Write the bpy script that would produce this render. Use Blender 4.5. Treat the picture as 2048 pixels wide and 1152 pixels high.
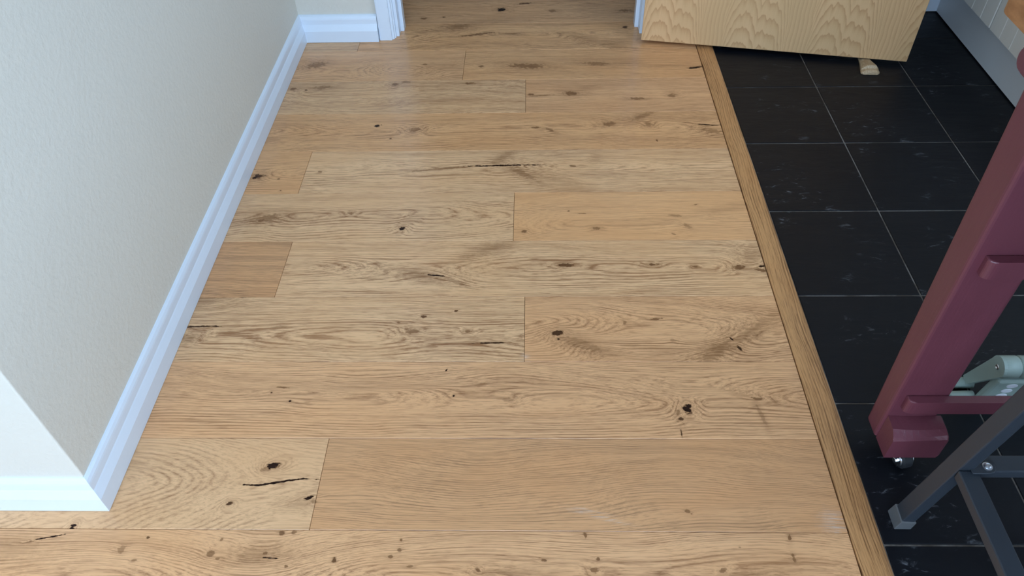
import bpy, bmesh, math, random
from mathutils import Vector, Matrix

sc = bpy.context.scene
for o in list(bpy.data.objects):
    bpy.data.objects.remove(o)
COL = sc.collection

# ------------------------------------------------------------------ camera
FPX, CAM_H = 1526.21, 1.2472
CR = Vector((0.99964769, 0.01643862, -0.02083928))
CU = Vector((0.0029471, 0.71153191, 0.7026476))
CB = Vector((0.02637837, -0.70246147, 0.71123278))
cam_data = bpy.data.cameras.new('camera')
cam_data.sensor_width = 36.0
cam_data.sensor_fit = 'HORIZONTAL'
cam_data.lens = FPX / 2048 * 36
cam_data.clip_start = 0.05
cam = bpy.data.objects.new('camera', cam_data)
COL.objects.link(cam)
M = Matrix(((CR.x, CU.x, CB.x, 0), (CR.y, CU.y, CB.y, 0), (CR.z, CU.z, CB.z, CAM_H), (0, 0, 0, 1)))
cam.matrix_world = M
sc.camera = cam

def ray(px, py):
    return CR * ((px - 1024) / FPX) - CU * ((py - 576) / FPX) - CB

def fl(px, py):
    """where a point of the floor seen in the photograph lies, in metres"""
    d = ray(px, py)
    t = -CAM_H / d.z
    return Vector((d.x * t, d.y * t))

# ------------------------------------------------------------------ light
world = bpy.data.worlds.new('daylight')
sc.world = world
world.use_nodes = True
world.node_tree.nodes['Background'].inputs[0].default_value = (0.56, 0.75, 1.0, 1)
world.node_tree.nodes['Background'].inputs[1].default_value = 1.0

def area(name, loc, rot, sx, sy, watts, col):
    l = bpy.data.lights.new(name, 'AREA')
    l.shape = 'RECTANGLE'
    l.size, l.size_y, l.energy, l.color = sx, sy, watts, col
    o = bpy.data.objects.new(name, l)
    COL.objects.link(o)
    o.location = loc
    o.rotation_euler = rot
    return o

area('window_light_back', (-0.45, -2.46, 1.45), (math.radians(90), 0, 0), 3.2, 1.7, 90, (0.56, 0.75, 1.0))
area('window_light_right', (1.93, 0.1, 1.62), (0, math.radians(90), 0), 1.1, 1.9, 33, (0.56, 0.75, 1.0))

sc.view_settings.view_transform = 'Standard'
sc.view_settings.look = 'None'
sc.view_settings.gamma = 1.0
sc.view_settings.use_curve_mapping = False
sc.view_settings.exposure = 0.55
sc.cycles.caustics_reflective = False
sc.cycles.caustics_refractive = False
sc.cycles.adaptive_threshold = 0.04
sc.cycles.adaptive_min_samples = 16
sc.cycles.use_light_tree = False
sc.cycles.max_bounces = 4
sc.cycles.diffuse_bounces = 3
sc.cycles.glossy_bounces = 2

# ------------------------------------------------------------------ helpers
def tag(o, label=None, cat=None, group=None, kind=None):
    if label: o['label'] = label
    if cat: o['category'] = cat
    if group: o['group'] = group
    if kind: o['kind'] = kind
    return o

def empty(name, loc):
    o = bpy.data.objects.new(name, None)
    o.empty_display_size = 0.05
    COL.objects.link(o)
    o.location = loc
    return o

WORLD = {}
def wloc(o):
    v = Vector(o.location)
    while o.parent:
        o = o.parent
        v += Vector(o.location)
    return v

def obj(name, bm, mat, parent=None, origin=None, smooth=False):
    """link a bmesh (in world coordinates) as one mesh object"""
    if origin is None:
        xs = [v.co for v in bm.verts]
        lo = Vector([min(c[i] for c in xs) for i in range(3)])
        hi = Vector([max(c[i] for c in xs) for i in range(3)])
        origin = Vector(((lo.x + hi.x) / 2, (lo.y + hi.y) / 2, lo.z))
    origin = Vector(origin)
    bmesh.ops.recalc_face_normals(bm, faces=bm.faces)
    bmesh.ops.translate(bm, verts=bm.verts, vec=-origin)
    me = bpy.data.meshes.new(name)
    bm.to_mesh(me)
    bm.free()
    if smooth:
        me.polygons.foreach_set('use_smooth', [True] * len(me.polygons))
        me.update()
    o = bpy.data.objects.new(name, me)
    COL.objects.link(o)
    me.materials.append(mat)
    if parent:
        o.parent = parent
        o.location = origin - wloc(parent)
    else:
        o.location = origin
    return o

def box(bm, lo, hi, bev=0.0, seg=2):
    r = bmesh.ops.create_cube(bm, size=1.0)
    vs = r['verts']
    lo, hi = Vector(lo), Vector(hi)
    for v in vs:
        v.co = Vector([(lo[i] + hi[i]) / 2 + v.co[i] * (hi[i] - lo[i]) for i in range(3)])
    if bev > 0:
        es = list({e for v in vs for e in v.link_edges})
        bmesh.ops.bevel(bm, geom=es, offset=bev, segments=seg, profile=0.5, affect='EDGES')
    return vs

def newbox(lo, hi, bev=0.0, seg=2):
    bm = bmesh.new()
    box(bm, lo, hi, bev, seg)
    return bm

def hexa(bm, bottom, top, bev=0.0, seg=2):
    """solid between two four-cornered rings"""
    vs = [bm.verts.new(c) for c in list(bottom) + list(top)]
    fs = [(3, 2, 1, 0), (4, 5, 6, 7)] + [(i, (i + 1) % 4, 4 + (i + 1) % 4, 4 + i) for i in range(4)]
    for f in fs:
        bm.faces.new([vs[i] for i in f])
    if bev > 0:
        es = list({e for v in vs for e in v.link_edges})
        bmesh.ops.bevel(bm, geom=es, offset=bev, segments=seg, profile=0.5, affect='EDGES')

def rings(bm, rs, cap=True):
    """skin a list of equal-length rings"""
    vr = [[bm.verts.new(c) for c in r] for r in rs]
    n = len(rs[0])
    for a, b in zip(vr, vr[1:]):
        for i in range(n):
            bm.faces.new((a[i], a[(i + 1) % n], b[(i + 1) % n], b[i]))
    if cap:
        bm.faces.new(vr[0][::-1])
        bm.faces.new(vr[-1])

def cyl(bm, a, b, ra, rb=None, n=24):
    a, b = Vector(a), Vector(b)
    rb = ra if rb is None else rb
    d = (b - a).normalized()
    u = d.orthogonal().normalized()
    w = d.cross(u)
    rings(bm, [[a + (u * math.cos(t) + w * math.sin(t)) * ra for t in [2 * math.pi * i / n for i in range(n)]],
               [b + (u * math.cos(t) + w * math.sin(t)) * rb for t in [2 * math.pi * i / n for i in range(n)]]])

def lathe(bm, prof, centre, axis, n=28):
    """prof: list of (distance along axis, radius)"""
    axis = Vector(axis).normalized()
    u = axis.orthogonal().normalized()
    w = axis.cross(u)
    c = Vector(centre)
    rings(bm, [[c + axis * s + (u * math.cos(t) + w * math.sin(t)) * max(r, 1e-5)
                for t in [2 * math.pi * i / n for i in range(n)]] for s, r in prof])

def prism(bm, outline, z0, z1, bev=0.0, seg=2):
    n = len(outline)
    b = [bm.verts.new((x, y, z0)) for x, y in outline]
    t = [bm.verts.new((x, y, z1)) for x, y in outline]
    bm.faces.new(b[::-1])
    tf = bm.faces.new(t)
    for i in range(n):
        bm.faces.new((b[i], b[(i + 1) % n], t[(i + 1) % n], t[i]))
    if bev > 0:
        bmesh.ops.bevel(bm, geom=list(tf.edges), offset=bev, segments=seg, profile=0.5, affect='EDGES')

def tube_between(bm, a, b, side, w, h, bev=0.002):
    """rectangular tube from a to b; side = direction of its width"""
    a, b = Vector(a), Vector(b)
    d = (b - a).normalized()
    s = Vector(side)
    s = (s - d * s.dot(d)).normalized()
    t = d.cross(s)
    c = [(-1, -1), (1, -1), (1, 1), (-1, 1)]
    hexa(bm, [a + s * i * w / 2 + t * j * h / 2 for i, j in c], [b + s * i * w / 2 + t * j * h / 2 for i, j in c], bev)

# ------------------------------------------------------------------ node helper
class NT:
    def __init__(self, tree):
        self.t = tree
    def new(self, kind, **kw):
        n = self.t.nodes.new(kind)
        for k, v in kw.items():
            setattr(n, k, v)
        return n
    def put(self, sock, v):
        if isinstance(v, bpy.types.NodeSocket):
            self.t.links.new(v, sock)
        elif v is not None:
            sock.default_value = v
    def m(self, op, a, b=None, c=None, clamp=False):
        n = self.new('ShaderNodeMath', operation=op, use_clamp=clamp)
        for i, v in enumerate((a, b, c)):
            if v is not None:
                self.put(n.inputs[i], v)
        return n.outputs[0]
    def add(self, a, b): return self.m('ADD', a, b)
    def sub(self, a, b): return self.m('SUBTRACT', a, b)
    def mul(self, a, b): return self.m('MULTIPLY', a, b)
    def mad(self, a, b, c): return self.m('MULTIPLY_ADD', a, b, c)
    def step(self, v, lo, hi, a=0.0, b=1.0):
        n = self.new('ShaderNodeMapRange', interpolation_type='SMOOTHSTEP')
        self.put(n.inputs['Value'], v)
        n.inputs['From Min'].default_value = lo
        n.inputs['From Max'].default_value = hi
        n.inputs['To Min'].default_value = a
        n.inputs['To Max'].default_value = b
        return n.outputs[0]
    def comb(self, x, y, z):
        n = self.new('ShaderNodeCombineXYZ')
        for i, v in enumerate((x, y, z)):
            self.put(n.inputs[i], v)
        return n.outputs[0]
    def noise(self, vec, scale=1.0, detail=2.0, rough=0.5, dist=0.0):
        n = self.new('ShaderNodeTexNoise', noise_dimensions='3D')
        self.put(n.inputs['Vector'], vec)
        n.inputs['Scale'].default_value = scale
        n.inputs['Detail'].default_value = detail
        n.inputs['Roughness'].default_value = rough
        n.inputs['Distortion'].default_value = dist
        return n.outputs['Fac']
    def mix(self, f, a, b, mode='MIX'):
        n = self.new('ShaderNodeMix', data_type='RGBA', blend_type=mode)
        self.put(n.inputs[0], f)
        for s, v in ((n.inputs[6], a), (n.inputs[7], b)):
            if isinstance(v, (tuple, list)):
                v = tuple(v) + (1.0,) if len(v) == 3 else tuple(v)
            self.put(s, v)
        return n.outputs[2]
    def objco(self):
        n = self.new('ShaderNodeTexCoord')
        s = self.new('ShaderNodeSeparateXYZ')
        self.t.links.new(n.outputs['Object'], s.inputs[0])
        return s.outputs[0], s.outputs[1], s.outputs[2], n.outputs['Object']
    def bump(self, h, strength, dist):
        n = self.new('ShaderNodeBump')
        n.inputs['Strength'].default_value = strength
        n.inputs['Distance'].default_value = dist
        self.put(n.inputs['Height'], h)
        return n.outputs['Normal']

def material(name):
    m = bpy.data.materials.new(name)
    m.use_nodes = True
    t = m.node_tree
    b = t.nodes['Principled BSDF']
    return m, NT(t), b

def setb(nt, b, color=None, rough=None, metal=None, normal=None, spec=None, coat=None):
    if color is not None:
        if isinstance(color, (tuple, list)):
            color = tuple(color) + (1.0,)
        nt.put(b.inputs['Base Color'], color)
    if rough is not None: nt.put(b.inputs['Roughness'], rough)
    if metal is not None: nt.put(b.inputs['Metallic'], metal)
    if normal is not None: nt.put(b.inputs['Normal'], normal)
    if spec is not None: nt.put(b.inputs['Specular IOR Level'], spec)
    if coat is not None:
        b.inputs['Coat Weight'].default_value = coat

# ------------------------------------------------------------------ oak
def feature_group():
    g = bpy.data.node_groups.new('oak_feature', 'ShaderNodeTree')
    names = ['x', 'y', 'n', 'cx', 'cy', 'ca', 'sa', 'ia', 'ib', 'bend', 'K', 'H', 'D', 'defl', 'dark', 'halo']
    for s in names:
        g.interface.new_socket(s, in_out='INPUT', socket_type='NodeSocketFloat')
    for s in ('defl', 'dark', 'halo'):
        g.interface.new_socket(s, in_out='OUTPUT', socket_type='NodeSocketFloat')
    nt = NT(g)
    i = g.nodes.new('NodeGroupInput')
    out = g.nodes.new('NodeGroupOutput')
    I = {s: i.outputs[s] for s in names}
    dx, dy = nt.sub(I['x'], I['cx']), nt.sub(I['y'], I['cy'])
    u = nt.mad(dx, I['ca'], nt.mul(dy, I['sa']))
    v = nt.sub(nt.mul(dy, I['ca']), nt.mul(dx, I['sa']))
    ua = nt.mul(u, I['ia'])
    v = nt.sub(v, nt.mul(I['bend'], nt.m('SINE', nt.mul(ua, 2.6))))
    vb = nt.mul(v, I['ib'])
    q2 = nt.mad(ua, ua, nt.mul(vb, vb))
    q = nt.mad(nt.sub(I['n'], 0.5), 2.1, nt.m('SQRT', q2))
    core = nt.mul(nt.step(q, 0.62, 1.02, 1.0, 0.0), I['K'])
    hal = nt.mul(nt.m('EXPONENT', nt.mul(nt.m('MULTIPLY', q, nt.m('ABSOLUTE', q)), -0.38)), I['H'])
    de = nt.mul(nt.m('EXPONENT', nt.mul(q2, -0.22)), I['D'])
    nt.put(out.inputs['defl'], nt.add(I['defl'], de))
    nt.put(out.inputs['dark'], nt.m('MAXIMUM', I['dark'], core))
    nt.put(out.inputs['halo'], nt.m('MAXIMUM', I['halo'], hal))
    return g

FEAT = feature_group()

def oak(name, seed, light=(0.60, 0.375, 0.185), dark=(0.33, 0.17, 0.068), y0=-0.3, c0=0.02, c1=0.0, c2=0.0,
        wamp=0.03, contrast=1.0, freq=250.0, feats=(), scuffs=(), swap=False, rough=0.25):
    """oak with growth rings around a wandering pith; feats are knots and shakes in local metres"""
    contrast *= 1.18
    m, nt, b = material(name)
    X, Y, Z, co = nt.objco()
    x, y = (Y, X) if swap else (X, Y)
    rnd = nt.noise(nt.comb(nt.mul(x, 90), nt.mul(y, 150), seed * 3.1), 1.0, 3.0, 0.6)
    defl, drk, hal = 0.0, 0.0, 0.0
    for (cx, cy, ang, a, bb, bend, K, H, D) in feats:
        g = nt.new('ShaderNodeGroup')
        g.node_tree = FEAT
        vals = dict(x=x, y=y, n=rnd, cx=cx, cy=cy, ca=math.cos(ang), sa=math.sin(ang), ia=1 / a, ib=1 / bb,
                    bend=bend, K=K, H=H, D=D, defl=defl, dark=drk, halo=hal)
        for k, v in vals.items():
            nt.put(g.inputs[k], v)
        defl, drk, hal = g.outputs['defl'], g.outputs['dark'], g.outputs['halo']
    wander = nt.mul(nt.sub(nt.noise(nt.comb(nt.mul(x, 2.2), nt.mul(y, 5.0), seed * 1.7), 1.0, 1.5), 0.5), wamp * 2)
    yy = nt.add(nt.sub(y, y0), wander)
    d = nt.mad(nt.sub(nt.noise(nt.comb(nt.mul(x, 1.6), 0.0, seed * 2.3 + 9), 1.0, 1.0), 0.5), c2 * 2, nt.mad(x, c1, c0))
    r = nt.m('SQRT', nt.mad(yy, yy, nt.mul(d, d)))
    r = nt.add(r, nt.mad(y, 0.22, defl))
    wob = nt.noise(nt.comb(nt.mul(x, 7), nt.mul(y, 26), seed), 1.0, 2.0)
    r = nt.mad(nt.sub(wob, 0.5), 0.0034, r)
    # growth rings, early wood lines, pores: all follow r
    slow = nt.noise(nt.comb(nt.mul(x, 0.5), nt.mul(r, 38), seed * 0.7), 1.0, 2.0)
    ring = nt.m('FRACT', nt.mad(slow, 2.6, nt.mul(r, freq)))
    tri = nt.sub(1.0, nt.m('ABSOLUTE', nt.mad(ring, 2.0, -1.0)))
    line = nt.m('POWER', tri, 2.2)
    lmod = nt.step(nt.noise(nt.comb(nt.mul(x, 2.4), nt.mul(r, 70), nt.mad(y, 20, seed)), 1.0, 2.0), 0.30, 0.64, 0.15, 1.0)
    fine = nt.noise(nt.comb(nt.mul(x, 5.0), nt.mul(r, 420), nt.mad(y, 170, seed)), 1.0, 4.0, 0.72)
    pore = nt.step(nt.noise(nt.comb(nt.mul(x, 26), nt.mul(r, 1000), nt.mad(y, 420, seed)), 1.0, 2.0), 0.50, 0.64)
    line = nt.mul(line, nt.mul(lmod, nt.step(fine, 0.34, 0.60, 0.35, 1.0)))
    g = nt.mul(line, 0.80 * contrast)
    g = nt.mad(nt.sub(fine, 0.5), 1.25 * contrast, g)
    g = nt.mad(pore, 0.34 * contrast, g)
    g = nt.mad(nt.sub(slow, 0.5), 0.70 * contrast, g)
    g = nt.m('ADD', g, 0.05, clamp=True)
    col = nt.mix(g, light, dark)
    blot = nt.noise(nt.comb(nt.mul(x, 3.5), nt.mul(y, 9), seed + 11), 1.0, 2.0)
    col = nt.mix(nt.step(blot, 0.35, 0.75, 0.0, 0.35), col, (light[0] * 0.93, light[1] * 0.82, light[2] * 0.70))
    if feats:
        col = nt.mix(nt.m('MULTIPLY', nt.mul(hal, nt.step(fine, 0.32, 0.62, 0.45, 1.15)), 0.85, clamp=True), col, nt.mix(fine, (0.42, 0.20, 0.078), (0.12, 0.050, 0.018)))
        core = nt.mix(nt.step(drk, 0.55, 0.95), nt.mix(rnd, (0.11, 0.046, 0.018), (0.34, 0.16, 0.065)), nt.mix(rnd, (0.006, 0.004, 0.004), (0.045, 0.018, 0.010)))
        col = nt.mix(nt.m('MULTIPLY', drk, 1.45, clamp=True), col, core)
    for (cx, cy, ang, a, bb, bend, K, H, D) in scuffs:
        g2 = nt.new('ShaderNodeGroup')
        g2.node_tree = FEAT
        for k, v in dict(x=x, y=y, n=rnd, cx=cx, cy=cy, ca=math.cos(ang), sa=math.sin(ang), ia=1 / a, ib=1 / bb, H=H).items():
            nt.put(g2.inputs[k], v)
        col = nt.mix(nt.m('MULTIPLY', g2.outputs['halo'], nt.step(fine, 0.42, 0.60), clamp=True), col, (0.80, 0.76, 0.72))
    rg = nt.mad(fine, 0.12, rough - 0.06)
    sp = 0.42
    if feats:
        sp = nt.m('MULTIPLY_ADD', drk, -0.32, 0.42, clamp=True)
    setb(nt, b, col, rg, spec=sp)
    return m

# ------------------------------------------------------------------ other materials
def paint(name, col, rough=0.5, grain=60.0, bump=0.15, dist=0.001, vary=0.05, spec=0.4):
    m, nt, b = material(name)
    X, Y, Z, co = nt.objco()
    n = nt.noise(co, grain, 4.0, 0.6)
    big = nt.noise(co, 2.5, 2.0)
    k = nt.mad(nt.sub(big, 0.5), vary * 2, 1.0)
    c = nt.mix(1.0, col, nt.comb(k, k, k), 'MULTIPLY')
    setb(nt, b, c, rough, spec=spec, normal=nt.bump(n, bump, dist))
    return m

M_WALL = paint('cream_wall_paint', (0.69, 0.67, 0.60), 0.62, 95, 0.55, 0.0022, 0.03, 0.25)
M_WHITE = paint('white_gloss_paint', (0.74, 0.83, 0.94), 0.30, 70, 0.22, 0.0009, 0.03, 0.5)
M_CEIL = paint('white_ceiling_paint', (0.80, 0.80, 0.78), 0.8, 60, 0.1, 0.001, 0.02, 0.2)
M_CAB = paint('grey_cream_cabinet_paint', (0.74, 0.72, 0.67), 0.42, 120, 0.05, 0.0005, 0.03)
M_PLINTH = paint('grey_plinth_paint', (0.66, 0.68, 0.70), 0.42, 60, 0.03, 0.0005, 0.05)
M_SUB = paint('brown_underlay', (0.20, 0.11, 0.05), 0.8, 40, 0.1, 0.001, 0.1)
M_STEEL = paint('black_satin_steel', (0.032, 0.040, 0.052), 0.36, 700, 0.10, 0.0004, 0.1, 0.5)
M_CAP = paint('grey_plastic_cap', (0.11, 0.115, 0.12), 0.5, 80, 0.15, 0.0006, 0.12)
M_MINT = paint('mint_grey_plastic', (0.33, 0.42, 0.38), 0.38, 200, 0.04, 0.0004, 0.03)
M_DOT = paint('white_plastic_dot', (0.82, 0.84, 0.90), 0.4, 100, 0.02, 0.0003, 0.02)
M_RUBBER = paint('dark_rubber', (0.02, 0.022, 0.026), 0.55, 100, 0.05, 0.0004, 0.1)
M_WEDGE = None

def metal(name, col, rough):
    m, nt, b = material(name)
    X, Y, Z, co = nt.objco()
    setb(nt, b, col, nt.mad(nt.noise(co, 90, 2), 0.15, rough - 0.05), metal=1.0)
    return m
M_CHROME = metal('chrome', (0.75, 0.77, 0.80), 0.22)
M_ZINC = metal('zinc_bolt', (0.62, 0.65, 0.70), 0.35)

def maroon():
    m, nt, b = material('maroon_brushed_paint')
    X, Y, Z, co = nt.objco()
    brush = nt.noise(nt.comb(nt.mul(X, 260), nt.mul(Y, 260), nt.mul(Z, 34)), 1.0, 3.0, 0.6)
    big = nt.noise(co, 9, 2)
    c = nt.mix(big, (0.125, 0.034, 0.048), (0.160, 0.044, 0.062))
    chip = nt.step(nt.noise(nt.comb(nt.mul(X, 120), nt.mul(Y, 120), nt.mul(Z, 190)), 1.0, 4.0, 0.7), 0.735, 0.76)
    c = nt.mix(chip, c, (0.45, 0.36, 0.40))
    setb(nt, b, c, nt.mad(brush, 0.2, 0.26), spec=0.5, normal=nt.bump(brush, 0.25, 0.0010))
    return m
M_MAROON = maroon()

def slate(name, seed):
    m, nt, b = material(name)
    X, Y, Z, co = nt.objco()
    x, y = nt.add(X, seed * 1.37), nt.add(Y, seed * 0.71)
    cleft = nt.noise(nt.comb(nt.mul(x, 9), nt.mul(y, 42), seed), 1.0, 5.0, 0.62, 0.6)
    ledge = nt.noise(nt.comb(nt.mul(x, 5), nt.mul(y, 8), seed + 3), 1.0, 3.0, 0.5, 1.2)
    h = nt.mad(ledge, 0.9, nt.mul(cleft, 0.5))
    tone = nt.noise(nt.comb(nt.mul(x, 6), nt.mul(y, 9), seed + 5), 1.0, 3.0)
    c = nt.mix(tone, (0.0022, 0.0031, 0.0058), (0.0050, 0.0058, 0.0085))
    scuff = nt.mul(nt.step(nt.noise(nt.comb(nt.mul(x, 26), nt.mul(y, 60), seed + 8), 1.0, 5.0, 0.7, 0.8), 0.56, 0.74),
                   nt.step(nt.noise(nt.comb(nt.mul(x, 9), nt.mul(y, 10), seed + 9), 1.0, 1.0), 0.50, 0.66))
    c = nt.mix(nt.mul(scuff, 1.0), c, (0.13, 0.138, 0.155))
    dust = nt.step(nt.noise(nt.comb(nt.mul(x, 420), nt.mul(y, 420), seed), 1.0, 1.0), 0.80, 0.86)
    c = nt.mix(nt.mul(dust, 0.6), c, (0.16, 0.16, 0.165))
    setb(nt, b, c, nt.mad(cleft, 0.22, 0.34), spec=0.22, normal=nt.bump(h, 0.45, 0.0030))
    return m
M_SLATE = [slate('black_slate_%s' % w, s) for w, s in (('even', 1.0), ('veined', 2.7), ('scuffed', 4.9))]

def grout():
    m, nt, b = material('grey_grout')
    X, Y, Z, co = nt.objco()
    n = nt.noise(co, 18, 4, 0.6)
    setb(nt, b, nt.mix(nt.step(n, 0.35, 0.65), (0.070, 0.055, 0.043), (0.19, 0.178, 0.165)), 0.85)
    return m
M_GROUT = grout()

def veneer():
    """crown cut ash veneer: repeated leaves with nested arches between straight grain"""
    m, nt, b = material('ash_veneer')
    X, Y, Z, co = nt.objco()
    P = 0.262
    wob = nt.sub(nt.noise(nt.comb(nt.mul(X, 9), 0.0, nt.mul(Z, 6)), 1.0, 2.0), 0.5)
    t = nt.m('FRACT', nt.add(nt.m('DIVIDE', nt.mad(wob, 0.012, X), P), 0.02))       # 0..1 across one leaf
    jag = nt.sub(nt.noise(nt.comb(nt.mul(t, 17), 0.0, nt.mul(Z, 4)), 1.0, 2.0), 0.5)
    a = nt.sub(t, 0.24)
    c = nt.sub(t, 0.52)
    a2, c2_ = nt.mul(a, a), nt.mul(c, c)
    ra = nt.mad(nt.mul(a2, a2), 34.0, nt.mul(a2, 1.7))
    rc = nt.mad(nt.mul(c2_, c2_), 34.0, nt.mad(c2_, 1.7, 0.024))
    rr = nt.m('SMOOTH_MIN', ra, rc, 0.02)
    rr = nt.add(rr, nt.mul(Z, 1.0))
    rr = nt.mad(jag, 0.062, rr)
    rr = nt.mad(t, 0.12, rr)
    w = nt.m('FRACT', nt.mul(rr, 20.0))
    edge = nt.m('POWER', w, 2.4)
    late = nt.step(w, 0.93, 1.0, 1.0, 0.25)
    edge = nt.mul(edge, late)
    stripe = nt.m('FRACT', nt.mad(wob, 1.2, nt.mul(t, 22)))
    stripe = nt.mul(nt.m('POWER', stripe, 2.0), 0.8)
    side = nt.step(nt.m('ABSOLUTE', nt.sub(t, 0.38)), 0.31, 0.42)
    g = nt.m('ADD', nt.mul(edge, nt.mad(side, -0.75, 1.0)), nt.mul(stripe, nt.mul(side, 0.75)))
    fine = nt.noise(nt.comb(nt.mul(X, 420), 0.0, nt.mul(Z, 18)), 1.0, 3.0, 0.6)
    g = nt.m('MULTIPLY_ADD', nt.sub(fine, 0.5), 0.5, nt.mul(g, 0.75), clamp=True)
    col = nt.mix(g, (0.68, 0.43, 0.222), (0.42, 0.210, 0.085))
    big = nt.noise(nt.comb(nt.mul(X, 7), 0.0, nt.mul(Z, 3)), 1.0, 2.0)
    col = nt.mix(nt.step(big, 0.35, 0.7, 0.0, 0.35), col, (0.50, 0.33, 0.16))
    setb(nt, b, col, 0.42, spec=0.35, normal=nt.bump(g, 0.08, 0.0005))
    return m
M_VENEER = veneer()

def plainwood(name, a, c, sx=30, sz=300):
    m, nt, b = material(name)
    X, Y, Z, co = nt.objco()
    n = nt.noise(nt.comb(nt.mul(X, sz), nt.mul(Y, sx), nt.mul(Z, sz)), 1.0, 4.0, 0.6)
    k = nt.noise(co, 25, 3)
    col = nt.mix(nt.step(n, 0.3, 0.7), a, c)
    col = nt.mix(nt.step(k, 0.45, 0.7, 0, 0.5), col, (a[0] * 0.6, a[1] * 0.55, a[2] * 0.5))
    setb(nt, b, col, 0.5, normal=nt.bump(n, 0.2, 0.001))
    return m
M_WEDGE = plainwood('worn_beech', (0.55, 0.42, 0.27), (0.36, 0.24, 0.13))
M_TOP = plainwood('honey_worktop_wood', (0.46, 0.215, 0.085), (0.33, 0.14, 0.05), 40, 90)

# ================================================================== the setting
PW = 0.19
SEAM0 = 2.3447                       # far edge of the first full plank row on this side of the doorway
WX, NY, FY = -0.780, 0.6855, 2.432   # faces of the left wall, of its return and of the far wall
STRIP0, STRIP1 = 0.5457, 0.5985
GAP = 0.0004

LT = (0.83, 0.510, 0.272)    # straw
WM = (0.80, 0.440, 0.206)   # warm
PK = (0.80, 0.447, 0.222)    # pinkish
BR = (0.73, 0.388, 0.182)    # brown
DK = (0.33, 0.155, 0.068)

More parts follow.
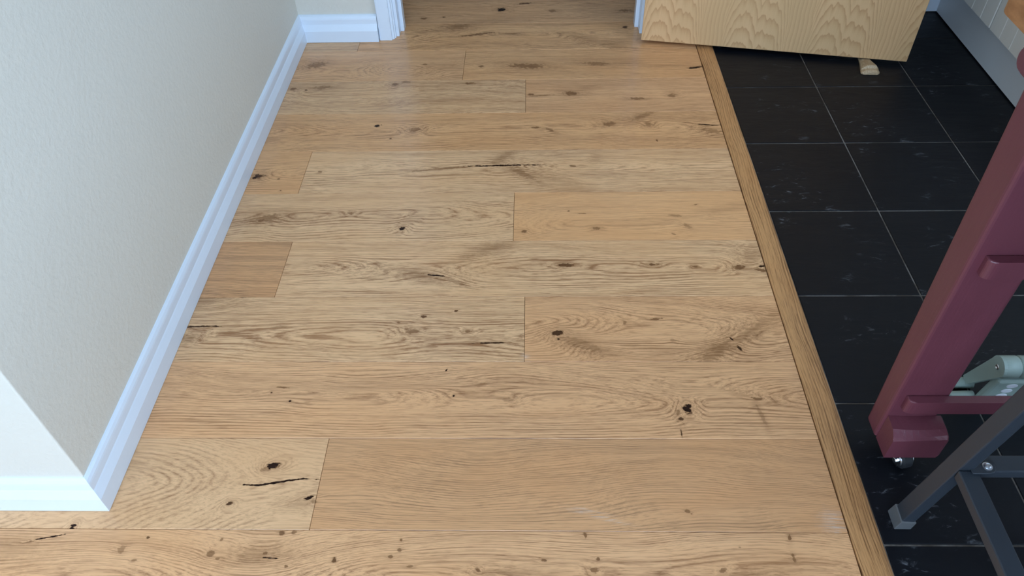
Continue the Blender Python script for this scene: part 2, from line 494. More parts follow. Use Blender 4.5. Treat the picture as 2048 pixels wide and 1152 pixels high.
# knots, shakes and flecks seen in the photograph: row -> (px, py, rx, ry, angle, bend, core, halo, deflection)
KN = {
 -1: [(1003,19,10,4,0,0,1,.5,1), (1050,7,16,1.6,4,0,.7,.3,.3), (1105,22,9,2.5,0,0,.5,.5,1), (1250,21,14,3,0,0,.5,.6,1),
      (847,37,8,2,0,0,.6,.3,.6), (887,34,4,1.5,0,0,.7,.2,.3), (808,36,3,1.5,0,0,.7,.2,.3), (980,42,60,4,3,0,0,.35,1)],
 0: [(916,54,24,6,8,0,.25,.55,1), (952,69,42,1.8,4,1,.6,.4,.5), (1250,54,6,3,0,0,.75,.4,1), (1227,92,30,6,-8,0,.1,.55,1),
     (1160,75,34,4,-14,0,0,.45,1), (860,63,45,2,3,0,.1,.4,.5), (1012,68,26,2,0,0,.2,.4,.3)],
 1: [(633,130,22,6,10,0,.45,.6,1.5), (700,137,40,10,0,0,0,.12,3), (897,137,34,9,0,0,0,.25,3), (850,129,6,1.5,0,0,.5,.2,.3),
     (963,133,7,2.2,0,0,.6,.35,.6), (1055,132,40,5,-2,0,.5,.7,1), (1192,127,28,4,-3,0,.4,.65,1), (1250,127,30,4,0,0,0,.5,.6),
     (1390,135,15,2.4,6,0,.9,.4,.4), (1330,132,40,2,0,0,0,.4,.3)],
 2: [(586,178,7,3,0,0,.5,.5,1), (612,180,3,1.5,0,0,.7,.2,.3), (645,175,20,3.5,0,.6,.45,.5,1), (790,169,8,3.2,0,0,.6,.5,1.2),
     (812,164,12,3,4,0,.35,.4,.6), (940,167,12,2.2,0,0,.6,.5,.7), (1062,189,7,2.4,0,0,.6,.5,.7), (1085,191,26,1.4,3,0,.4,.4,.3),
     (1142,187,16,4,-4,0,.6,.7,1), (1275,197,18,2.8,0,0,.5,.6,1), (1345,191,10,4,0,0,.45,.5,2), (1165,180,20,6,25,0,0,.3,.4)],
 3: [(754,252,5,2.6,0,0,1,.2,.6), (763,250,2,1,0,0,.7,.1,.1), (829,259,12,4.5,0,0,.45,.5,2), (781,277,3,1.6,0,0,.7,.3,.4), (1072,255,9,2.2,0,0,.6,.4,.5),
     (1100,260,12,3,-20,0,.5,.45,.5), (1219,248,15,4.2,3,0,.45,.65,1.3), (1285,232,30,6,22,0,.25,.65,.8), (1297,250,9,3.5,0,0,.3,.4,2),
     (1420,250,30,1.3,-5,.4,1,.3,.2), (1425,262,20,5,-8,0,.35,.55,.8), (1314,281,2,2,0,0,.7,.2,.2)],
 4: [(516,353,13,5.5,12,0,.8,.75,1.5), (510,355,6,2,35,0,1,.2,0), (557,358,3,1.8,0,0,.6,.3,.3), (561,381,3,1.6,0,0,.7,.3,.3), (640,344,5,2,0,0,.5,.3,.5),
     (1000,331,88,1.5,0,.8,1,.35,.2), (890,337,70,2.2,5,0,.35,.5,.5), (1005,315,36,7,32,0,.12,.62,.6), (1045,347,36,7,-24,0,.25,.75,.6),
     (1105,358,45,9,-18,0,0,.4,.8), (1145,332,8,2,0,0,.65,.4,.5), (1190,320,12,6,30,0,0,.3,.6), (900,350,50,3,0,0,0,.3,.2)],
 5: [(532,437,30,8,10,0,.35,.75,1.6), (522,441,8,4,20,0,.6,.3,0), (703,427,7,2.5,0,0,.5,.4,1.2), (804,457,7,4,0,0,1,.45,1.4), (818,443,22,7,35,0,0,.35,.8),
     (1048,463,6,3,0,0,.6,.35,1), (1193,457,9,3.2,0,0,.5,.5,1), (1165,427,10,1.3,0,0,.5,.3,.2), (1137,422,3,1.2,0,0,.6,.2,.2),
     (1350,431,16,2,-4,0,.35,.3,.4), (1375,452,10,4,-35,0,.3,.3,.4), (1392,409,5,1.5,10,0,.6,.2,.2), (1347,468,5,2,-25,0,.4,.2,.2), (1460,415,45,5,8,0,0,.35,.5)],
 6: [(874,551,26,1.8,-8,.5,1,.4,.3), (835,549,52,10,-10,0,.12,.6,1.5), (917,566,26,4,-22,0,.25,.45,.4), (975,500,46,9,20,0,.1,.55,1),
     (1132,530,19,4,-3,0,.7,.6,1.4), (1305,529,13,3.4,0,0,.7,.55,1.3), (1388,533,7,2.2,0,0,.6,.4,.7), (1478,535,14,5,8,0,.65,.6,1),
     (1503,510,22,14,35,0,.1,.5,2.2), (1527,532,16,2.4,12,0,1,.3,0), (1525,541,16,4,-8,0,.6,.5,.3), (740,558,30,1.4,-3,0,.3,.3,.2)],
 7: [(400,603,40,11,6,0,.1,.5,2.6), (402,653,52,1.7,0,.5,.85,.45,.3), (380,676,16,8,20,0,.2,.6,1.3), (849,633,8,3,0,0,.7,.45,.8), (912,622,3.5,2.4,0,0,.7,.3,.5),
     (823,663,16,5,0,0,.45,.55,1.6), (935,663,8,3.2,0,0,.55,.4,1.2), (983,686,42,1.7,1,0,.85,.4,.3), (797,645,4,2,0,0,.6,.3,.3), (560,654,20,2,0,0,.2,.35,.3),
     (1116,666,12,6,10,0,.8,.55,2), (1117,678,3,2,0,0,.9,.1,0), (1162,688,42,11,-17,0,.2,.68,2.4), (1310,638,14,2.6,5,0,.6,.4,.6), (1250,645,4,4,0,0,.45,.3,.3), (1345,681,7,4,0,0,.3,.3,.4),
     (1428,706,52,13,32,0,.22,.78,1.6), (1463,678,7,2,-50,0,1,.3,0), (1480,697,10,3,-55,0,.85,.4,.3), (1505,664,62,12,28,0,.1,.55,1), (1530,640,55,6,30,0,0,.4,.4), (1290,694,36,3,-6,0,0,.45,.4)],
 8: [(740,763,92,15,0,0,0,.14,4), (975,788,60,12,0,0,0,.12,3), (470,754,50,9,-3,0,0,.2,2.4), (566,775,14,1.6,-4,0,.6,.4,.3), (893,740,1.8,4,-20,0,1,.2,.1), (907,792,3,2.4,0,0,.9,.3,.3), (580,802,3,2,0,0,.9,.3,.2), (543,785,3,2,0,0,.8,.3,.2),
     (1015,799,12,4,0,0,.25,.4,.8), (1375,817,11,11,20,0,1,.35,2.5), (1362,838,7,4,0,0,.75,.5,.5), (1363,866,1.6,10,0,0,.75,.35,0), (1357,826,6,6,0,0,.4,.4,0),
     (1513,797,13,3,-8,0,.6,.5,.6), (1523,830,5,24,8,0,.25,.5,0), (1490,790,40,4,-12,0,0,.35,.8), (1130,792,70,3,-2,0,0,.3,.3), (1370,775,60,10,0,0,0,.1,2.4)],
 9: [(548,932,15,7,5,0,1,.5,4), (532,938,12,6,0,0,.35,.4,0), (560,964,84,2.4,1,5.5,1,.12,.2), (620,995,13,3.5,15,1,1,.3,1.5), (628,1004,7,4,0,0,.35,.4,0), (459,1008,8,5,25,0,.8,.5,2.6), (600,1006,26,12,15,0,0,.4,1),
     (146,1053,5.5,9,-20,0,1,.4,2), (260,930,60,9,0,0,0,.2,.6), (1375,1022,6,4,-20,0,.5,.3,.6), (1383,1028,3,2,0,0,.5,.2,0)],
 10: [(100,1074,36,1.8,14,-1,.95,.45,.5), (60,1084,22,1.2,10,0,.6,.3,.2), (20,1100,70,22,0,0,.05,.5,1.5), (243,1098,10,8,30,0,.4,.3,.8), (296,1075,4,3,0,0,.7,.3,.4), (268,1121,6,3,0,0,.5,.3,.4), (422,1107,9,6,15,0,.5,.45,1), (435,1118,6,3,0,0,.5,.3,0), (443,1079,5,4,40,0,.5,.3,.3),
      (515,1108,44,15,4,0,.12,.72,2.2), (540,1116,20,2,-4,0,.95,.4,.2), (530,1107,6,4,0,0,.6,.3,0), (564,1066,6,5,0,0,.6,.4,.3), (590,1064,6,4,0,0,.5,.4,.3), (572,1133,5,3,0,0,.6,.3,.3), (668,1120,5,5,0,0,.7,.4,.6),
      (781,1114,6,4,0,0,.6,.4,.6), (799,1100,4,5,20,0,.5,.3,.2), (802,1079,3,4,0,0,.6,.3,.2), (820,1133,8,3,0,0,.5,.3,.4), (1171,1071,4,6,0,0,.6,.4,.2), (1087,1120,6,3,0,0,.6,.4,.4), (1196,1118,4,4,0,0,.6,.4,.3),
      (1188,1141,9,6,0,0,.55,.5,.8), (956,1141,7,6,0,0,.65,.5,1), (1579,1076,4,8,-10,0,.6,.45,.2), (1588,1116,4,9,8,0,.5,.45,.2), (1446,1141,8,5,20,0,.5,.4,.6), (1500,1150,40,9,0,0,0,.45,1.2), (1020,1146,50,10,0,0,.05,.45,1.2), (1480,1095,4,2,0,0,.4,.2,.2)],
}
# planks: row, left x, right x, light colour, dark colour, ring parameters
XL, XR = -0.795, STRIP0 - 0.0009
J = {0: -0.5823, 1: -0.2180, 2: -0.0183, 4: -0.6181, 5: -0.0458, 6: -0.5905, 7: -0.0166, 9: -0.3935}
PL = [
 (-6, -1.6, 1.6, WM, DK, dict(y0=.2)), (-5, -1.6, 1.6, LT, DK, dict(y0=.2)), (-4, -1.6, 1.6, WM, DK, dict(y0=-.2)), (-3, -1.6, 1.6, PK, DK, dict(y0=.3)), (-2, -1.6, 1.6, WM, DK, dict(y0=-.3)),
 (-1, -1.6, XR, PK, DK, dict(y0=.06, c0=.03, c2=.05, wamp=.03)),
 (0, XL, J[0], LT, DK, dict(y0=-.3)), (0, J[0], XR, WM, DK, dict(y0=.03, c0=.05, c2=.05, wamp=.04)),
 (1, XL, J[1], PK, DK, dict(y0=-.01, c0=.02, c2=.07, wamp=.03, contrast=.8)), (1, J[1], XR, WM, DK, dict(y0=.12, c0=.05, wamp=.03, contrast=.85)),
 (2, XL, J[2], LT, DK, dict(y0=.25, wamp=.045, contrast=1.25, freq=280)), (2, J[2], XR, PK, DK, dict(y0=-.22, wamp=.04)),
 (3, XL, XR, WM, DK, dict(y0=.02, c0=.05, c1=.02, c2=.04, wamp=.03)),
 (4, XL, J[4], WM, DK, dict(y0=.0, c0=.03, c2=.05, contrast=.8)), (4, J[4], XR, LT, DK, dict(y0=.02, c0=.04, c2=.04, wamp=.025, freq=280)),
 (5, XL, J[5], LT, DK, dict(y0=.01, c0=.05, c2=.05, wamp=.04)), (5, J[5], XR, WM, DK, dict(y0=-.02, c0=.03, c2=.09, wamp=.04, contrast=.6)),
 (6, XL, J[6], BR, (.30,.16,.08), dict(y0=-.25, wamp=.05, contrast=1.2, freq=230)), (6, J[6], XR, LT, DK, dict(y0=.015, c0=.05, c2=.04, wamp=.03, contrast=1.15)),
 (7, XL, J[7], LT, DK, dict(y0=-.01, c0=.06, c2=.03, wamp=.025, contrast=1.2)), (7, J[7], XR, PK, DK, dict(y0=.02, c0=.05, c2=.06, wamp=.05, contrast=.95)),
 (8, XL, XR, PK, DK, dict(y0=.015, c0=.02, c1=.03, c2=.06, wamp=.03, contrast=1.0)),
 (9, -2.2, J[9], (.80, .478, .250), DK, dict(y0=.02, c0=.06, c1=.10, c2=.08, wamp=.06, contrast=.62, freq=280)), (9, J[9], XR, BR, (.38,.20,.095), dict(y0=-.16, c0=.06, c1=.02, wamp=.075, contrast=1.15, freq=200)),
 (10, -2.2, XR, PK, DK, dict(y0=.02, c0=.04, c2=.06, wamp=.05, contrast=.95)),
 (11, -2.2, -0.5, LT, DK, dict(y0=-.3)), (11, -0.5, XR, WM, DK, dict(y0=.3)), (12, -2.2, XR, LT, DK, dict(y0=-.3)), (13, -2.2, XR, PK, DK, dict(y0=.3)),
]
bm = newbox((-3.2, -2.6, -0.045), (STRIP1, 5.2, -0.0155))
floor = obj('floor', bm, M_SUB, origin=(-0.1, 1.2, -0.045))
tag(floor, 'oak plank floor running crosswise from left wall to slate', 'floor', kind='structure')

SC = {9: [(1200,1034,30,2.5,-14,0,0,.40,0), (1185,1022,18,1.5,-12,0,0,.35,0), (1668,1044,14,13,0,0,0,.45,0)], 7: [(1050,714,5,4,0,0,0,.3,0)]}
def feats_for(row, cx, cy, x0, x1, src=KN):
    out = []
    for (px, py, rx, ry, ang, bend, K, H, D) in src.get(row, []):
        p = fl(px, py)
        if not (x0 - 0.02 < p.x < x1 + 0.02):
            continue
        a = abs(fl(px + 1, py).x - p.x) * rx
        sy = abs(fl(px, py - 1).y - p.y)
        b = sy * ry
        t = math.radians(ang)
        # the angle is measured in the photograph: turn it into the floor's own
        ft = math.atan2(math.sin(t) * sy, math.cos(t) * a / rx)
        if abs(ang) > 15:
            sc_ = math.hypot(math.cos(ft), math.sin(ft))
            b = (b + a / rx * ry) / 2
        out.append((p.x - cx, p.y - cy, ft, max(a, .0012), max(b, .0011), bend * sy, K, H, D * 0.0065 * (0.45 + b / 0.02)))
    return out

for i, (row, x0, x1, lt, dk, kw) in enumerate(PL):
    yt = SEAM0 - (row - 1) * PW
    yb = yt - PW
    bm = newbox((x0 + GAP, yb + GAP, -0.015), (x1 - GAP, yt - GAP, 0.0), 0.0006, 1)
    cx, cy = (x0 + x1) / 2, (yt + yb) / 2
    rs = random.Random(i * 7 + 3)
    j = 1 + rs.uniform(-.03, .03)
    lt = tuple(c * j for c in lt)
    mat = oak('oak_plank', 3.7 * i + 1.3, lt, dk, feats=feats_for(row, cx, cy, x0, x1), scuffs=feats_for(row, cx, cy, x0, x1, SC), **kw)
    obj('plank', bm, mat, floor, origin=(cx, cy, -0.015))

# slate
TW, TY0, TX1 = 0.2963, 2.0952, 0.8723
bm = newbox((STRIP1 + 0.0005, -0.6, -0.03), (1.95, 2.62, -0.0030))
tfloor = obj('floor', bm, M_GROUT, origin=(1.25, 1.0, -0.03))
tag(tfloor, 'black slate tiled floor with pale grout lines beside the oak', 'floor', kind='structure')
GR = 0.0018
tile_cache = {}
for ci, (x0, x1) in enumerate(((STRIP1 + 0.002 - GR, TX1), (TX1, TX1 + 0.2983), (TX1 + 0.2983, TX1 + 0.5966), (TX1 + 0.5966, TX1 + 0.8949))):
    for n in range(-2, 9):
        yt = min(TY0 - n * TW, 2.605)
        yb = TY0 - (n + 1) * TW
        if yt - yb < 0.03: continue
        key = (round(x1 - x0, 4), round(yt - yb, 4), (ci + n) % 3)
        cx, cy = (x0 + x1) / 2, (yt + yb) / 2
        if key not in tile_cache:
            bm = newbox((x0 + GR, yb + GR, -0.012), (x1 - GR, yt - GR, -0.0012), 0.0014, 2)
            o = obj('tile', bm, M_SLATE[(ci + n) % 3], tfloor, origin=(cx, cy, -0.012))
            tile_cache[key] = o
        else:
            o = tile_cache[key].copy()
            COL.objects.link(o)
            o.parent = tfloor
            o.location = Vector((cx, cy, -0.012)) - wloc(tfloor)

# threshold strip between oak and slate
bm = bmesh.new()
prof = [(STRIP0 + .0006, -.012), (STRIP0 + .0006, .0016), (STRIP0 + .0022, .0030), (STRIP0 + .014, .0036), (STRIP1 - .008, .0030), (STRIP1 - .001, .0004), (STRIP1 - .0003, -.012)]
rings(bm, [[(x, -0.6, z) for x, z in prof], [(x, 2.615, z) for x, z in prof]])
trim = obj('trim_1', bm, oak('oak_threshold', 91.0, (.58, .300, .122), (.22, .10, .038), y0=.10, c0=.03, c1=.012, wamp=.02, contrast=1.3, freq=260, swap=True, rough=.38), origin=((STRIP0 + STRIP1) / 2, 1.0, -.012))
tag(trim, 'long orange-brown oak threshold strip between planks and slate', 'threshold', kind='structure')

# walls
CZ = 2.42
def wall(name, boxes, mat, label, cat='wall'):
    bm = bmesh.new()
    for lo, hi in boxes:
        box(bm, lo, hi)
    o = obj(name, bm, mat)
    tag(o, label, cat, kind='structure')
    return o
bm = bmesh.new()
box(bm, (WX - 0.12, NY, 0), (WX, FY, CZ), 0.0)
es = [e for e in bm.edges if all(abs(v.co.x - WX) < 1e-5 and abs(v.co.y - NY) < 1e-5 for v in e.verts)]
bmesh.ops.bevel(bm, geom=es, offset=0.003, segments=3, profile=0.5, affect='EDGES')
tag(obj('wall_left', bm, M_WALL), 'grey cream plastered wall along the left of the oak floor', 'wall', kind='structure')
wall('wall_near', [((-3.2, NY, 0), (WX - 0.12, NY + 0.12, CZ))], M_WALL, 'bright cream wall facing the camera at lower left')
wall('wall_far', [((WX - 0.12, FY, 0), (-0.497, FY + 0.10, CZ)), ((0.412, FY, 0), (1.02, FY + 0.10, CZ)), ((-0.497, FY, 2.06), (0.412, FY + 0.10, CZ)),
                  ((0.96, FY + 0.10, 0), (1.02, 2.70, CZ))], M_WALL, 'cream wall around the doorway at the far end')
wall('wall_recess', [((1.02, 2.600, -0.03), (2.1, 2.70, CZ))], M_WALL, 'wall of the recess behind the open wooden door')
wall('wall_right', [((1.97, -2.6, -0.03), (2.09, -1.0, CZ)), ((1.97, 1.2, -0.03), (2.09, 2.60, CZ)), ((1.97, -1.0, -0.03), (2.09, 1.2, 1.05)), ((1.97, -1.0, 2.2), (2.09, 1.2, CZ))], M_WALL, 'wall behind the kitchen cabinets on the right')
wall('wall_back', [((-3.2, -2.62, -.03), (-2.1, -2.5, CZ)), ((1.2, -2.62, -.03), (1.97, -2.5, CZ)), ((-2.1, -2.62, -.03), (1.2, -2.5, 0.6)), ((-2.1, -2.62, 2.3), (1.2, -2.5, CZ))], M_WALL, 'window wall behind the camera')
wall('wall_side', [((-3.3, -2.62, -.03), (-3.2, NY + .12, CZ))], M_WALL, 'wall at the far left end of the room')
wall('wall_hall', [((-1.62, FY + .10, 0), (-1.52, 5.2, CZ)), ((1.52, 2.70, 0), (1.62, 5.2, CZ)), ((-1.62, 5.1, 0), (1.62, 5.2, CZ)), ((-1.62, FY, 0), (WX - .12, FY + .10, CZ))], M_WALL, 'walls of the hall beyond the doorway')
wall('ceiling', [((-3.3, -2.62, CZ), (2.1, 5.2, CZ + .08))], M_CEIL, 'white ceiling', 'ceiling')

# skirting: moulded profile swept along the walls with mitred corners; (distance from wall, height)
PROF = [(0, .0012), (.0172, .0012), (.0172, .040), (.0160, .0435), (.0112, .0565), (.0095, .060), (.0092, .0745), (.0085, .0790), (.0060, .0850), (.0025, .0885), (0, .0892)]
def skirting(name, pts, offs, label, k=1.0):
    bm = bmesh.new()
    rings(bm, [[(p[0] + o[0] * d * k, p[1] + o[1] * d * k, z) for d, z in PROF] for p, o in zip(pts, offs)])
    o = obj(name, bm, M_WHITE)
    tag(o, label, 'skirting board', kind='structure')
KF = 1.5
skirting('baseboard_left', [(WX, NY), (WX, FY)], [(1, -1), (1, -KF)], 'white moulded skirting board along the left wall')
skirting('baseboard_near', [(-3.2, NY), (WX, NY)], [(0, -1), (1, -1)], 'bright white skirting board on the wall facing the camera')
skirting('baseboard_far', [(WX, FY), (-0.5170, FY)], [(1, -KF), (0, -KF)], 'short white skirting board between the corner and door frame')
bm = newbox((1.0205, 2.582, 0.0), (1.425, 2.600, 0.095), 0.003)
tag(obj('baseboard_recess', bm, M_WHITE), 'white skirting board seen past the free edge of the wooden door', 'skirting board', kind='structure')

# door frame: stepped architraves and linings
def frame_side(s, x_in):
    """s=+1 left side, -1 right side; x_in is the inner face of the lining"""
    def P(d, y): return (x_in - s * d, y)
    bm = bmesh.new()
    out = [P(.0640, FY), P(.0640, 2.4185), P(.0600, 2.4170), P(.0225, 2.4170), P(.0215, 2.4235), P(.0150, 2.4255), P(.0145, 2.4330), P(.0105, 2.4350), P(.0100, FY + .0125), P(.0400, FY + .0125), P(.0400, FY)]
    prism(bm, out, 0.0008, 2.10)
    return bm
bm = frame_side(1, -0.4510)
tag(obj('trim_2', bm, M_WHITE), 'white stepped door architrave beside the short far skirting board', 'door frame', kind='structure')
bm = frame_side(-1, 0.3660)
tag(obj('trim_3', bm, M_WHITE), 'white door architrave just showing behind the hinge edge of the wooden door', 'door frame', kind='structure')
bm = newbox((-0.4975, FY + .013, 0.0006), (-0.4512, FY + .115, 2.06), .001)
box(bm, (-0.4514, FY + .050, .0006), (-0.4390, FY + .085, 2.05), .001)
box(bm, (0.3662, FY + .013, .0006), (0.4125, FY + .115, 2.06), .001)
box(bm, (0.3540, FY + .060, .0006), (0.3664, FY + .095, 2.05), .001)
box(bm, (-0.4512, FY + .013, 2.03), (0.3662, FY + .115, 2.06), .001)
tag(obj('trim_4', bm, M_WHITE), 'white painted door lining around the opening to the hall', 'door frame', kind='structure')

# ================================================================== objects
# ---- open door, hinged on the right of the doorway
H0, H1 = Vector((0.3640, 2.3740)), Vector((1.1790, 2.2120))
DG = 0.014
dv = (H1 - H0)
DL = dv.length
dang = math.atan2(dv.y, dv.x)
door = empty('door_1', (H0.x, H0.y, DG))
tag(door, 'open wooden flush door with arched ash veneer grain', 'door', kind='structure')
def dpart(name, bm, mat, parent=None):
    me = bpy.data.meshes.new(name)
    bmesh.ops.recalc_face_normals(bm, faces=bm.faces)
    bm.to_mesh(me); bm.free()
    o = bpy.data.objects.new(name, me)
    COL.objects.link(o)
    me.materials.append(mat)
    o.parent = parent or door
    return o
dpart('door_leaf', newbox((0.0, 0.0, 0.0), (DL, 0.040, 1.98), 0.0012, 1), M_VENEER)
for z in (0.22, 1.0, 1.76):
    bm = bmesh.new()
    cyl(bm, (-0.006, 0.043, z), (-0.006, 0.043, z + 0.09), 0.0055, n=14)
    box(bm, (-0.006, 0.0405, z), (0.026, 0.0420, z + 0.09))
    dpart('hinge', bm, M_ZINC)
door.rotation_euler = (0, 0, dang)

# ---- wedge under the door
wc = Vector((1.0565, 2.1640, -0.0012))
bm = bmesh.new()
wd = Vector((0.055, 0.985, 0)).normalized()       # from its thick end towards the door
ws = Vector((wd.y, -wd.x, 0))
Ls, secs = 0.105, []
def wsec(t, half, top, chamf):
    c = wc + wd * t
    return [c - ws * half, c + ws * half, c + ws * (half * 0.98) + Vector((0, 0, top * 0.45)), c + ws * (half * chamf) + Vector((0, 0, top)),
            c - ws * (half * chamf * 0.55) + Vector((0, 0, top)), c - ws * (half * 0.98) + Vector((0, 0, top * 0.45))]
rings(bm, [wsec(-0.003, .0210, .008, .80), wsec(0.004, .0285, .013, .66), wsec(0.014, .0280, .0135, .66), wsec(0.018, .0270, .022, .62), wsec(0.060, .0190, .0150, .66), wsec(0.110, .0140, .0060, .8)])
bmesh.ops.bevel(bm, geom=list(bm.edges), offset=0.0010, segments=1, affect='EDGES')
tag(obj('door_wedge', bm, M_WEDGE, origin=wc), 'small worn pale wooden wedge holding the door open on the slate', 'door stop')

# ---- kitchen units on the right
def cabinet(y0, y1, label):
    c = empty('kitchen_cabinet', (1.67, (y0 + y1) / 2, 0.0))
    tag(c, label, 'cabinet', 'grey tongue-and-groove kitchen cabinets')
    obj('carcass', newbox((1.3885, y0, 0.145), (1.965, y1, 0.87), 0.001, 1), M_CAB, c)
    d = obj('cabinet_door', newbox((1.3745, y0 + .002, 0.148), (1.3880, y1 - .002, 0.868), 0.001, 1), M_CAB, c)
    return c, d
def boards(d, edges):
    for a, b in zip(edges, edges[1:]):
        bm = bmesh.new()
        e = 0.0022
        out = [(1.3743, a), (1.3743, b), (1.3674, b), (1.3650, b - e), (1.3650, a + e), (1.3674, a)]
        prism(bm, out, 0.1425, 0.868)
        obj('board', bm, M_CAB, d)
GY = 2.1742
_, dd = cabinet(GY + .0022, 2.580, 'grey cream cabinet in the far right corner above the grey plinth')
boards(dd, [GY + .0024 + .0629 * i for i in range(6)] + [2.578])
_, dd = cabinet(1.574, GY - .0022, 'grey cream cabinet partly hidden by the corner of the honey wooden tabletop')
boards(dd, [1.577] + [GY - .0024 - .0649 * i for i in range(8, -1, -1)])
pl = obj('plinth', newbox((1.4110, 1.20, 0.0022), (1.4270, 2.580, 0.1440), 0.001, 1), M_PLINTH)
tag(pl, 'long plain grey plinth board standing on slate under the cabinets', 'plinth')

# ---- maroon table with honey wooden top, on castors
table = empty('kitchen_table', (0.95, 0.55, 0.0))
tag(table, 'maroon painted wooden kitchen table with honey wooden top, on castors', 'table')
def rrect(x0, y0, x1, y1, r, n=8):
    out = []
    for cx, cy, a0 in ((x1 - r, y1 - r, 0), (x0 + r, y1 - r, 90), (x0 + r, y0 + r, 180), (x1 - r, y0 + r, 270)):
        for i in range(n + 1):
            a = math.radians(a0 + 90 * i / n)
            out.append((cx + r * math.cos(a), cy + r * math.sin(a)))
    return out
bm = bmesh.new()
prism(bm, rrect(0.6200, 0.0, 1.33, 0.9950, 0.030), 0.775, 0.806, 0.006, 3)
obj('tabletop', bm, M_TOP, table)
def bearer(x0, x1):
    bm = bmesh.new()
    prof = [(0.02, .735), (0.02, .7745)]
    a = []
    for i in range(9):
        t = math.radians(90 - 180 * i / 8)
        a.append((0.886 + 0.0185 * math.cos(t), 0.755 + 0.0195 * math.sin(t)))
    out = [(0.02, .7745)] + a + [(0.02, .7355)]
    rings(bm, [[(x, y, z) for y, z in out] for x in (x0, x1)])
    bmesh.ops.bevel(bm, geom=[e for e in bm.edges if abs(e.verts[0].co.x - e.verts[1].co.x) < 1e-6], offset=.004, segments=2, affect='EDGES')
    obj('bearer', bm, M_MAROON, table)
bearer(0.6170, 0.6700)
bearer(1.2800, 1.3300)
def leg(xf, xw, y0, back, top_lean, cast=True):
    """xf left face, y0 front face"""
    bm = bmesh.new()
    hexa(bm, [(xf, y0, .040), (xf + xw, y0, .040), (xf + xw, y0 + back, .040), (xf, y0 + back, .040)],
             [(xf + top_lean, y0, .7740), (xf + xw + top_lean * .3, y0, .7740), (xf + xw + top_lean * .3, y0 + back * 1.6, .7740), (xf + top_lean, y0 + back * 1.6, .7740)], .0060, 3)
    obj('leg', bm, M_MAROON, table)
    # foot block in front of the leg's lower end
    bm = bmesh.new()
    b0, b1 = y0 - .0436, y0 - .0002
    sec = []
    for i in range(9):
        u = i / 8
        x = xf + .0040 + (xw - .0005) * u
        dip = .004 * math.sin(math.pi * u)
        zt = .0945 + .006 * u
        rnd = .004 + .010 * max(0, u - .8) / .2
        sec.append([(x - (0.012 * u if False else 0), b0, .040), (x, b1, .040), (x, b1, .1085 - .5 * dip), (x, b0 + .016, .1070 - dip), (x, b0 + .0050, zt + .003 - dip), (x, b0, zt - .004)])
    last = sec[-1]
    sec.append([(v[0] + .006, v[1] + (.003 if v[1] < y0 - .02 else 0), .044 if v[2] < .05 else v[2] - .008) for v in last])
    rings(bm, sec)
    bmesh.ops.bevel(bm, geom=[e for e in bm.edges if e.calc_face_angle(0) > .6], offset=.002, segments=2, affect='EDGES')
    obj('foot_block', bm, M_MAROON, table)
    # castor
    cx, cy = xf + .050, y0 - .030
    bm = bmesh.new()
    lathe(bm, [(-.0105, .004), (-.0105, .0150), (-.0075, .0185), (.0075, .0185), (.0105, .0150), (.0105, .004)], (cx, cy, .0175), (1, .25, 0))
    w = obj('castor', bm, M_RUBBER, table, smooth=False)
    bm = bmesh.new()
    lathe(bm, [(-.0135, .003), (-.0135, .0125), (-.0125, .0140), (-.0112, .0140)], (cx, cy, .0175), (1, .25, 0))
    lathe(bm, [(.0112, .0140), (.0125, .0140), (.0135, .0125), (.0135, .003)], (cx, cy, .0175), (1, .25, 0))
    lathe(bm, [(.0105, .0050), (.0175, .0050), (.0180, .0040)], (cx, cy, .0175), (1, .25, 0), 6)
    lathe(bm, [(-.0180, .0040), (-.0175, .0050), (-.0105, .0050)], (cx, cy, .0175), (1, .25, 0), 6)
    obj('hub', bm, M_CHROME, w)
    bm = bmesh.new()
    lathe(bm, [(0, .018), (.0030, .018), (.0032, .010), (.0040, .010)], (cx, cy + .006, .0358), (0, 0, 1))
    for s in (-1, 1):
        box(bm, (cx - .0012 + s * .0152, cy - .006, .0165), (cx + .0012 + s * .0152, cy + .018, .0366))
    obj('fork', bm, M_CHROME, w)
leg(0.6285, 0.0925, 0.8036, 0.0434, -0.0065)
leg(1.2350, 0.0925, 0.8036, 0.0434, 0.0)
leg(0.6285, 0.0925, 0.0900, 0.0434, 0.0)
leg(1.2350, 0.0925, 0.0900, 0.0434, 0.0)
def rail(x0, x1, y0, y1, z0, z1, r):
    """lapped rail with rounded front ends"""
    out = []
    n = 6
    for i in range(n + 1):
        t = math.radians(180 + 90 * i / n)
        out.append((x0 + r + r * math.cos(t), y0 + r * .55 + r * .55 * math.sin(t)))
    for i in range(n + 1):
        t = math.radians(270 + 90 * i / n)
        out.append((x1 - r + r * math.cos(t), y0 + r * .55 + r * .55 * math.sin(t)))
    out += [(x1, y1), (x0, y1)]
    bm = bmesh.new()
    prism(bm, out, z0, z1, .0022, 2)
    obj('rail', bm, M_MAROON, table)
rail(0.6450, 1.3050, 0.7868, 0.8034, 0.1360, 0.1682, .016)
rail(0.6430, 1.3050, 0.7868, 0.8034, 0.4640, 0.4975, .016)

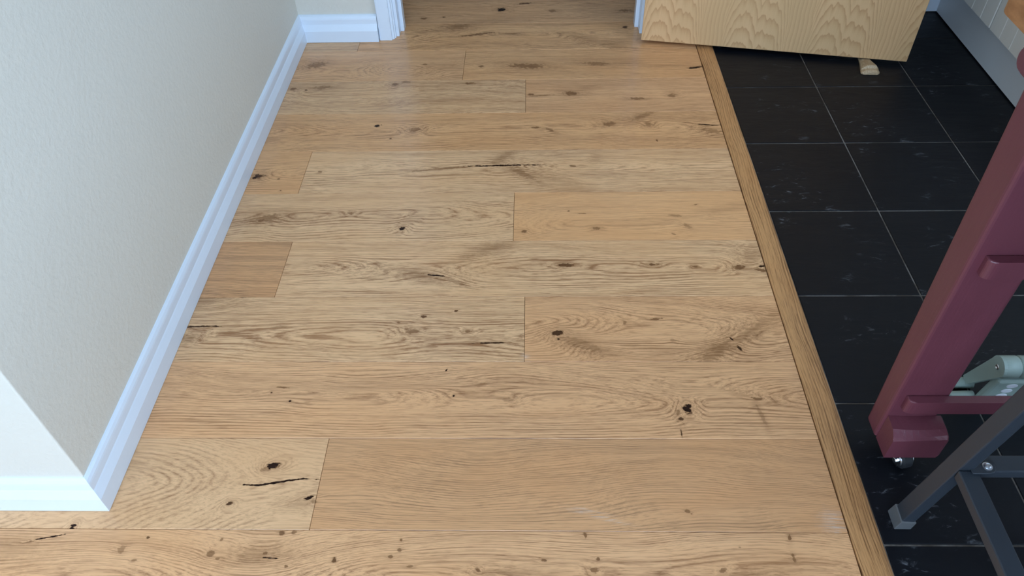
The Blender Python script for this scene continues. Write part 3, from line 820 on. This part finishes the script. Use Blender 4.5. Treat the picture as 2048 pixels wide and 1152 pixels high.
# ---- black steel bar stool
st = empty('bar_stool', (0.815, 0.485, 0.0))
tag(st, 'black square-tube steel bar stool in front of the maroon table leg', 'stool')
SX, SY, LA, LB = 0.640, 0.660, 0.120, -0.050
TWd, TDp = 0.030, 0.0225
cx0, cy0 = 0.815, 0.485
def foot(sx, sy):
    return Vector((cx0 + sx * (cx0 - SX), cy0 + sy * (SY - cy0), -0.0012))
for sx in (-1, 1):
    for sy in (-1, 1):
        f0 = foot(sx, sy)
        up = Vector((-sx * LA, -sy * -LB, 1.0))
        d = up
        a = f0 + d * 0.014
        b = f0 + d * 0.655
        bm = bmesh.new()
        tube_between(bm, a, b, (0, 1, 0), TWd, TDp)
        l = obj('leg', bm, M_STEEL, st)
        bm = bmesh.new()
        dn = d.normalized()
        s = Vector((0, 1, 0)); s = (s - dn * s.dot(dn)).normalized(); t = dn.cross(s)
        c4 = [(-1, -1), (1, -1), (1, 1), (-1, 1)]
        w2, h2 = TWd / 2 + .0022, TDp / 2 + .0022
        base = [f0 + s * i * w2 * 1.04 + t * j * h2 * 1.08 for i, j in c4]
        for v in base: v.z = -0.0012
        hexa(bm, base, [f0 + dn * .026 + s * i * w2 + t * j * h2 for i, j in c4], .0014, 2)
        obj('foot_cap', bm, M_CAP, l)
ZF = 0.196
def jn(sx, sy, z):
    f0 = foot(sx, sy)
    return f0 + Vector((-sx * LA, sy * LB, 1.0)) * (z + 0.0012)
for sy in (1, -1):
    a, b = jn(-1, sy, ZF), jn(1, sy, ZF)
    bm = bmesh.new()
    tube_between(bm, (a.x + .012, a.y - sy * .004, ZF), (b.x - .012, b.y - sy * .004, ZF), (0, 1, 0), .0290, .0190)
    obj('footrest_bar', bm, M_STEEL, st)
for sx in (-1, 1):
    a, b = jn(sx, 1, ZF), jn(sx, -1, ZF)
    bm = bmesh.new()
    tube_between(bm, (a.x - sx * .004, a.y - .016, ZF - .0015), (b.x - sx * .004, b.y + .016, ZF - .0015), (1, 0, 0), .0300, .0190)
    obj('footrest_bar', bm, M_STEEL, st)
    for sy in (1, -1):
        p = jn(sx, sy, ZF)
        bm = bmesh.new()
        prism(bm, [(p.x - sx * .006, p.y - sy * .024), (p.x - sx * .030, p.y - sy * .024)][::1] + [(p.x - sx * .034 - sx * .011 * math.cos(t), p.y - sy * .012 + sy * .011 * math.sin(t)) for t in [math.radians(-90 + 22.5 * i) for i in range(9)]] + [(p.x - sx * .006, p.y - sy * .001)], ZF + .0098, ZF + .0128, .0008, 1)
        br = obj('bracket', bm, M_STEEL, st)
        bm = bmesh.new()
        lathe(bm, [(0, .0075), (.0012, .0075), (.0014, .0058), (.0038, .0052), (.0048, .0034), (.0040, .0024)], (p.x - sx * .032, p.y - sy * .012, ZF + .0128), (0, 0, 1), 18)
        obj('bolt', bm, M_ZINC, br)
bm = bmesh.new()
prism(bm, rrect(0.665, 0.335, 0.965, 0.635, .03), 0.652, 0.690, .010, 3)
obj('seat', bm, M_STEEL, st)

# ---- mint grey folding step stool under the table
ms = empty('folding_step', (0.95, 0.92, 0.0))
tag(ms, 'pale mint plastic folding step with white oval dots under the table', 'step stool')
BC = Vector((0.8600, 0.9000, 0.1250))       # left end of the hinge barrel
BR_ = 0.0215
bm = bmesh.new()
def barrel(x0, x1, r=BR_):
    b = bmesh.new()
    lathe(b, [(0, r - .004), (.0015, r - .001), (.004, r), (x1 - x0 - .003, r), (x1 - x0, r - .0022)], (x0, BC.y, BC.z), (1, 0, 0), 32)
    return b
segs = [(0.8600, 0.8920), (0.8928, 0.9180), (0.9188, 1.0800), (1.0808, 1.1060), (1.1068, 1.1390)]
for a, b in segs:
    obj('hinge_barrel', barrel(a, b), M_MINT, ms, smooth=True)
# front panel leaning under the barrel
def panel_pt(x, s, off=0.0):
    """s metres down the panel from the barrel axis, off towards the camera"""
    dn = Vector((0, .20, -1)).normalized()
    nn = Vector((0, -1, -.20)).normalized()
    return Vector((x, BC.y - .006, BC.z)) + dn * s + nn * off
bm = bmesh.new()
PX0, PX1 = 0.8640, 1.1350
hexa(bm, [panel_pt(PX0 + .004, .1265, .016), panel_pt(PX1 - .004, .1265, .016), panel_pt(PX1 - .004, .1265, -.004), panel_pt(PX0 + .004, .1265, -.004)],
         [panel_pt(PX0, .022, .016), panel_pt(PX1, .022, .016), panel_pt(PX1, .022, -.004), panel_pt(PX0, .022, -.004)], .006, 3)
pn = obj('panel', bm, M_MINT, ms)
for k in range(3):
    for col in range(6):
        c = panel_pt(0.8945 + .0430 * col, .0360 + .0200 * k, .0160)
        bm = bmesh.new()
        nn = Vector((0, -1, -.20)).normalized()
        dn = Vector((0, .20, -1)).normalized()
        r1, r2, n = .0102, .0074, 20
        rings(bm, [[c + Vector((1, 0, 0)) * (r1 * f * math.cos(t)) + dn * (r2 * f * math.sin(t)) + nn * h for t in [2 * math.pi * i / n for i in range(n)]] for h, f in ((-.001, 1), (.0008, 1), (.0013, .85))])
        obj('dot', bm, M_DOT, pn)
# side arms running back and down to foot bars
for s, ax in ((1, 0.8600), (-1, 1.1390)):
    bm = bmesh.new()
    x0, x1 = (ax - .0020, ax + .0110) if s == 1 else (ax - .0110, ax + .0020)
    back = Vector((0, .46, -1)).normalized()
    perp = Vector((0, 1, .46)).normalized()
    out = []
    for i in range(13):
        t = math.radians(-90 + 180 * i / 12 + 20)
        out.append(BC + perp * (BR_ * math.sin(t)) - back * (BR_ * math.cos(t)))
    e = BC + back * .116
    out += [e + perp * .012, e - perp * .006]
    rings(bm, [[Vector((x, v.y, v.z)) for v in out] for x in (x0, x1)])
    bmesh.ops.bevel(bm, geom=[g for g in bm.edges if g.calc_face_angle(0) > .9], offset=.003, segments=2, affect='EDGES')
    arm = obj('arm', bm, M_MINT, ms)
    bm = bmesh.new()
    lathe(bm, [(0, .0052), (.0010, .0052), (.0018, .0038), (.0006, .0018)], (ax - s * .0020, BC.y, BC.z), (-s, 0, 0), 16)
    obj('screw', bm, M_CHROME, arm)
    bm = bmesh.new()
    xx = ax - s * .038
    lathe(bm, [(0, .008), (.003, .0105), (.030, .0115), (.055, .0115)], (xx, .9520, .0105), (s, 0, 0), 20)
    obj('foot_bar', bm, M_MINT, ms, smooth=True)
    bm = bmesh.new()
    lathe(bm, [(0, .006), (.003, .0085), (.030, .0095), (.045, .0095)], (xx, .9220, .0085), (s, 0, 0), 20)
    obj('foot_bar', bm, M_MINT, ms, smooth=True)
